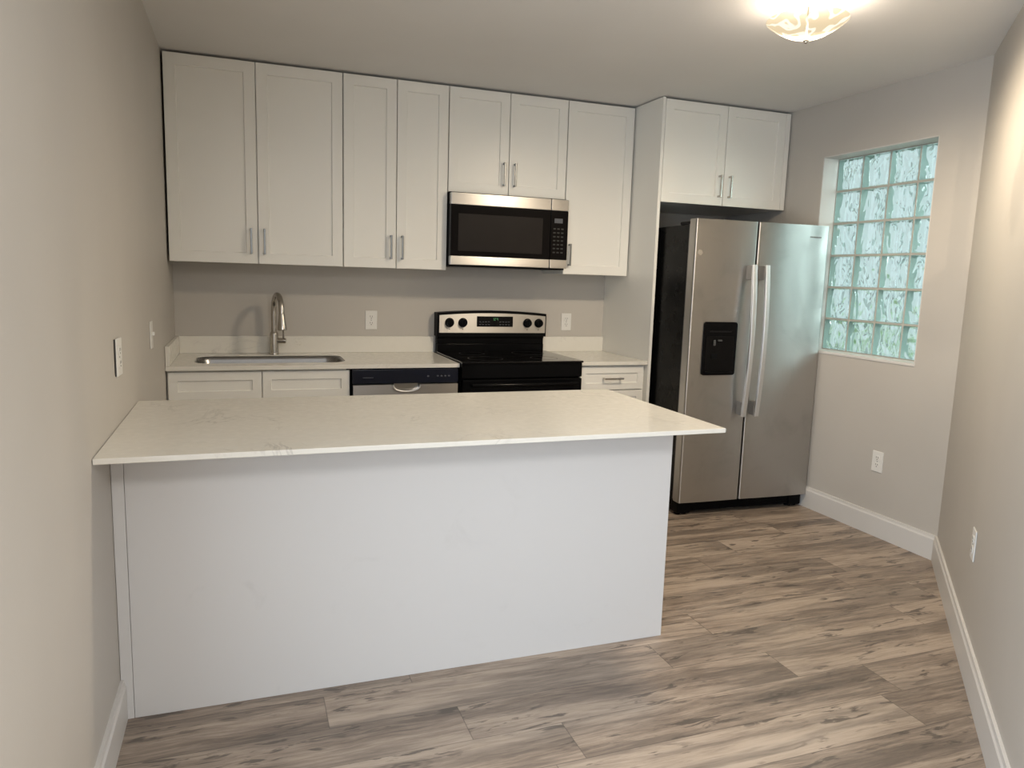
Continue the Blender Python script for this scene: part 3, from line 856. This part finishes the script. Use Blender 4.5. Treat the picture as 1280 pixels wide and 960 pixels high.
t = thing('light_switch', (0, 0, 0), 'white switch plate on the left wall close to the wall cabinets', 'switch')
MB().box(-0.037, 0.037, -0.0055, -0.0002, -0.059, 0.059, 0.003, 3).build('cover_plate', M['wplastic'], t)
MB().box(-0.005, 0.005, -0.016, -0.005, -0.003, 0.013, 0.002).build('toggle', M['wplastic'], t)
for z in (0.030, -0.030): MB().latheY([(0.003, 0.0), (0.003, 0.0009)], (0, -0.0053, z), 12).build('screw', M['wplastic'], t)
t.location = (0.0, -1.19, 1.096); t.rotation_euler = (0, 0, math.radians(90))

# ------------------------------------------------------------------ ceiling lamp
LX, LY = LAMP_C
t = thing('ceiling_lamp', (LX, LY, HC), 'frosted glass bowl lamp glowing under the ceiling', 'lamp')
mb = MB(); mb.lathe([(0.062, 0.0), (0.062, -0.012), (0.050, -0.022), (0.010, -0.026)], (LX, LY, HC - 0.0005), 40, True, True); mb.build('ceiling_pan', M['wplastic'], t)
mb = MB(); mb.cyl((LX, LY, HC - 0.026), (LX, LY, HC - 0.149), 0.003, 12); mb.build('stem', plain('dark_bronze', (0.02, 0.016, 0.012), 0.5, spec=0.2), t)
RIM = HC - 0.082
prof = []
for k in range(17):
    r = 0.004 + 0.148 * k / 16; prof.append((r, -0.068 * (1 - (r / 0.152) ** 1.8)))
prof.append((0.154, 0.003))
mb = MB(); mb.lathe(prof, (LX, LY, RIM), 64); o = mb.build('glass_bowl', M['lampglass'], t, smooth=60)
mb = MB(); mb.lathe([(0.002, -0.082), (0.007, -0.079), (0.008, -0.075), (0.012, -0.072), (0.012, -0.067)], (LX, LY, RIM), 20, True, True); mb.build('finial', M['nickel'], t)
l = bpy.data.lights.new('lamp_bulbs', 'SPOT'); l.energy = 60; l.color = LAMP_WARM; l.shadow_soft_size = 0.0; l.spot_size = math.radians(178); l.spot_blend = 0.6
for sx, sy in [(0.085 * math.cos(a), 0.085 * math.sin(a)) for a in (0.2, 1.25, 2.3, 3.35, 4.4, 5.45)]:      # the bulbs in the bowl, shining down
    lo = bpy.data.objects.new('lamp_bulbs', l); COL.objects.link(lo); lo.parent = t; lo.location = (sx, sy, -0.085)
l = bpy.data.lights.new('lamp_glow', 'POINT'); l.energy = 3.2; l.color = LAMP_WARM; l.shadow_soft_size = 0.0
lo = bpy.data.objects.new('lamp_glow', l); COL.objects.link(lo); lo.parent = t; lo.location = (0.03, 0.0, -0.092)

# ------------------------------------------------------------------ outside the glass blocks
b = MB(); b.box(3.95, 9.0, -7.0, 3.0, -0.20, -0.10); struct(b.build('ground', M['soil']))
rnd = random.Random(3)


def shrub(cx, cy, h, w, n, label):
    t = thing('shrub', (cx, cy, -0.10), label, 'shrub', 'green shrubs outside the glass blocks')
    mb = MB()
    for k in range(7):
        a = 2 * PI * k / 7; mb.tube([(cx + 0.03 * math.cos(a), cy + 0.03 * math.sin(a), -0.10), (cx + 0.12 * math.cos(a), cy + 0.12 * math.sin(a), h * 0.4), (cx + w * 0.6 * math.cos(a), cy + w * 0.6 * math.sin(a), h * 0.85)], [0.016, 0.011, 0.005], 8)
    mb.build('stems', M['bark'], t)
    lm = MB(); bm = lm.bm
    for k in range(n):
        u, v_, w_ = rnd.gauss(0, 1), rnd.gauss(0, 1), rnd.gauss(0, 1); L = math.sqrt(u * u + v_ * v_ + w_ * w_) + 1e-6; rr = rnd.random() ** 0.45
        c = Vector((cx + w * u / L * rr, cy + w * v_ / L * rr, h * 0.58 + h * 0.48 * w_ / L * rr))
        d1 = Vector((rnd.gauss(0, 1), rnd.gauss(0, 1), rnd.gauss(0, 0.6) + 0.3)).normalized(); d2 = d1.orthogonal().normalized(); d3 = d1.cross(d2)
        ln = rnd.uniform(0.05, 0.10); wd = ln * 0.28
        P = [c, c + d1 * ln * 0.5 + d2 * wd + d3 * 0.006, c + d1 * ln, c + d1 * ln * 0.5 - d2 * wd + d3 * 0.006]
        V = [bm.verts.new(p) for p in P]; bm.faces.new((V[0], V[1], V[2])); bm.faces.new((V[0], V[2], V[3]))
    lm.build('foliage', M['leaf'], t, smooth=0)


shrub(5.1, -0.45, 1.18, 0.50, 700, 'leafy green shrub outside, seen through the lower blocks of the window')
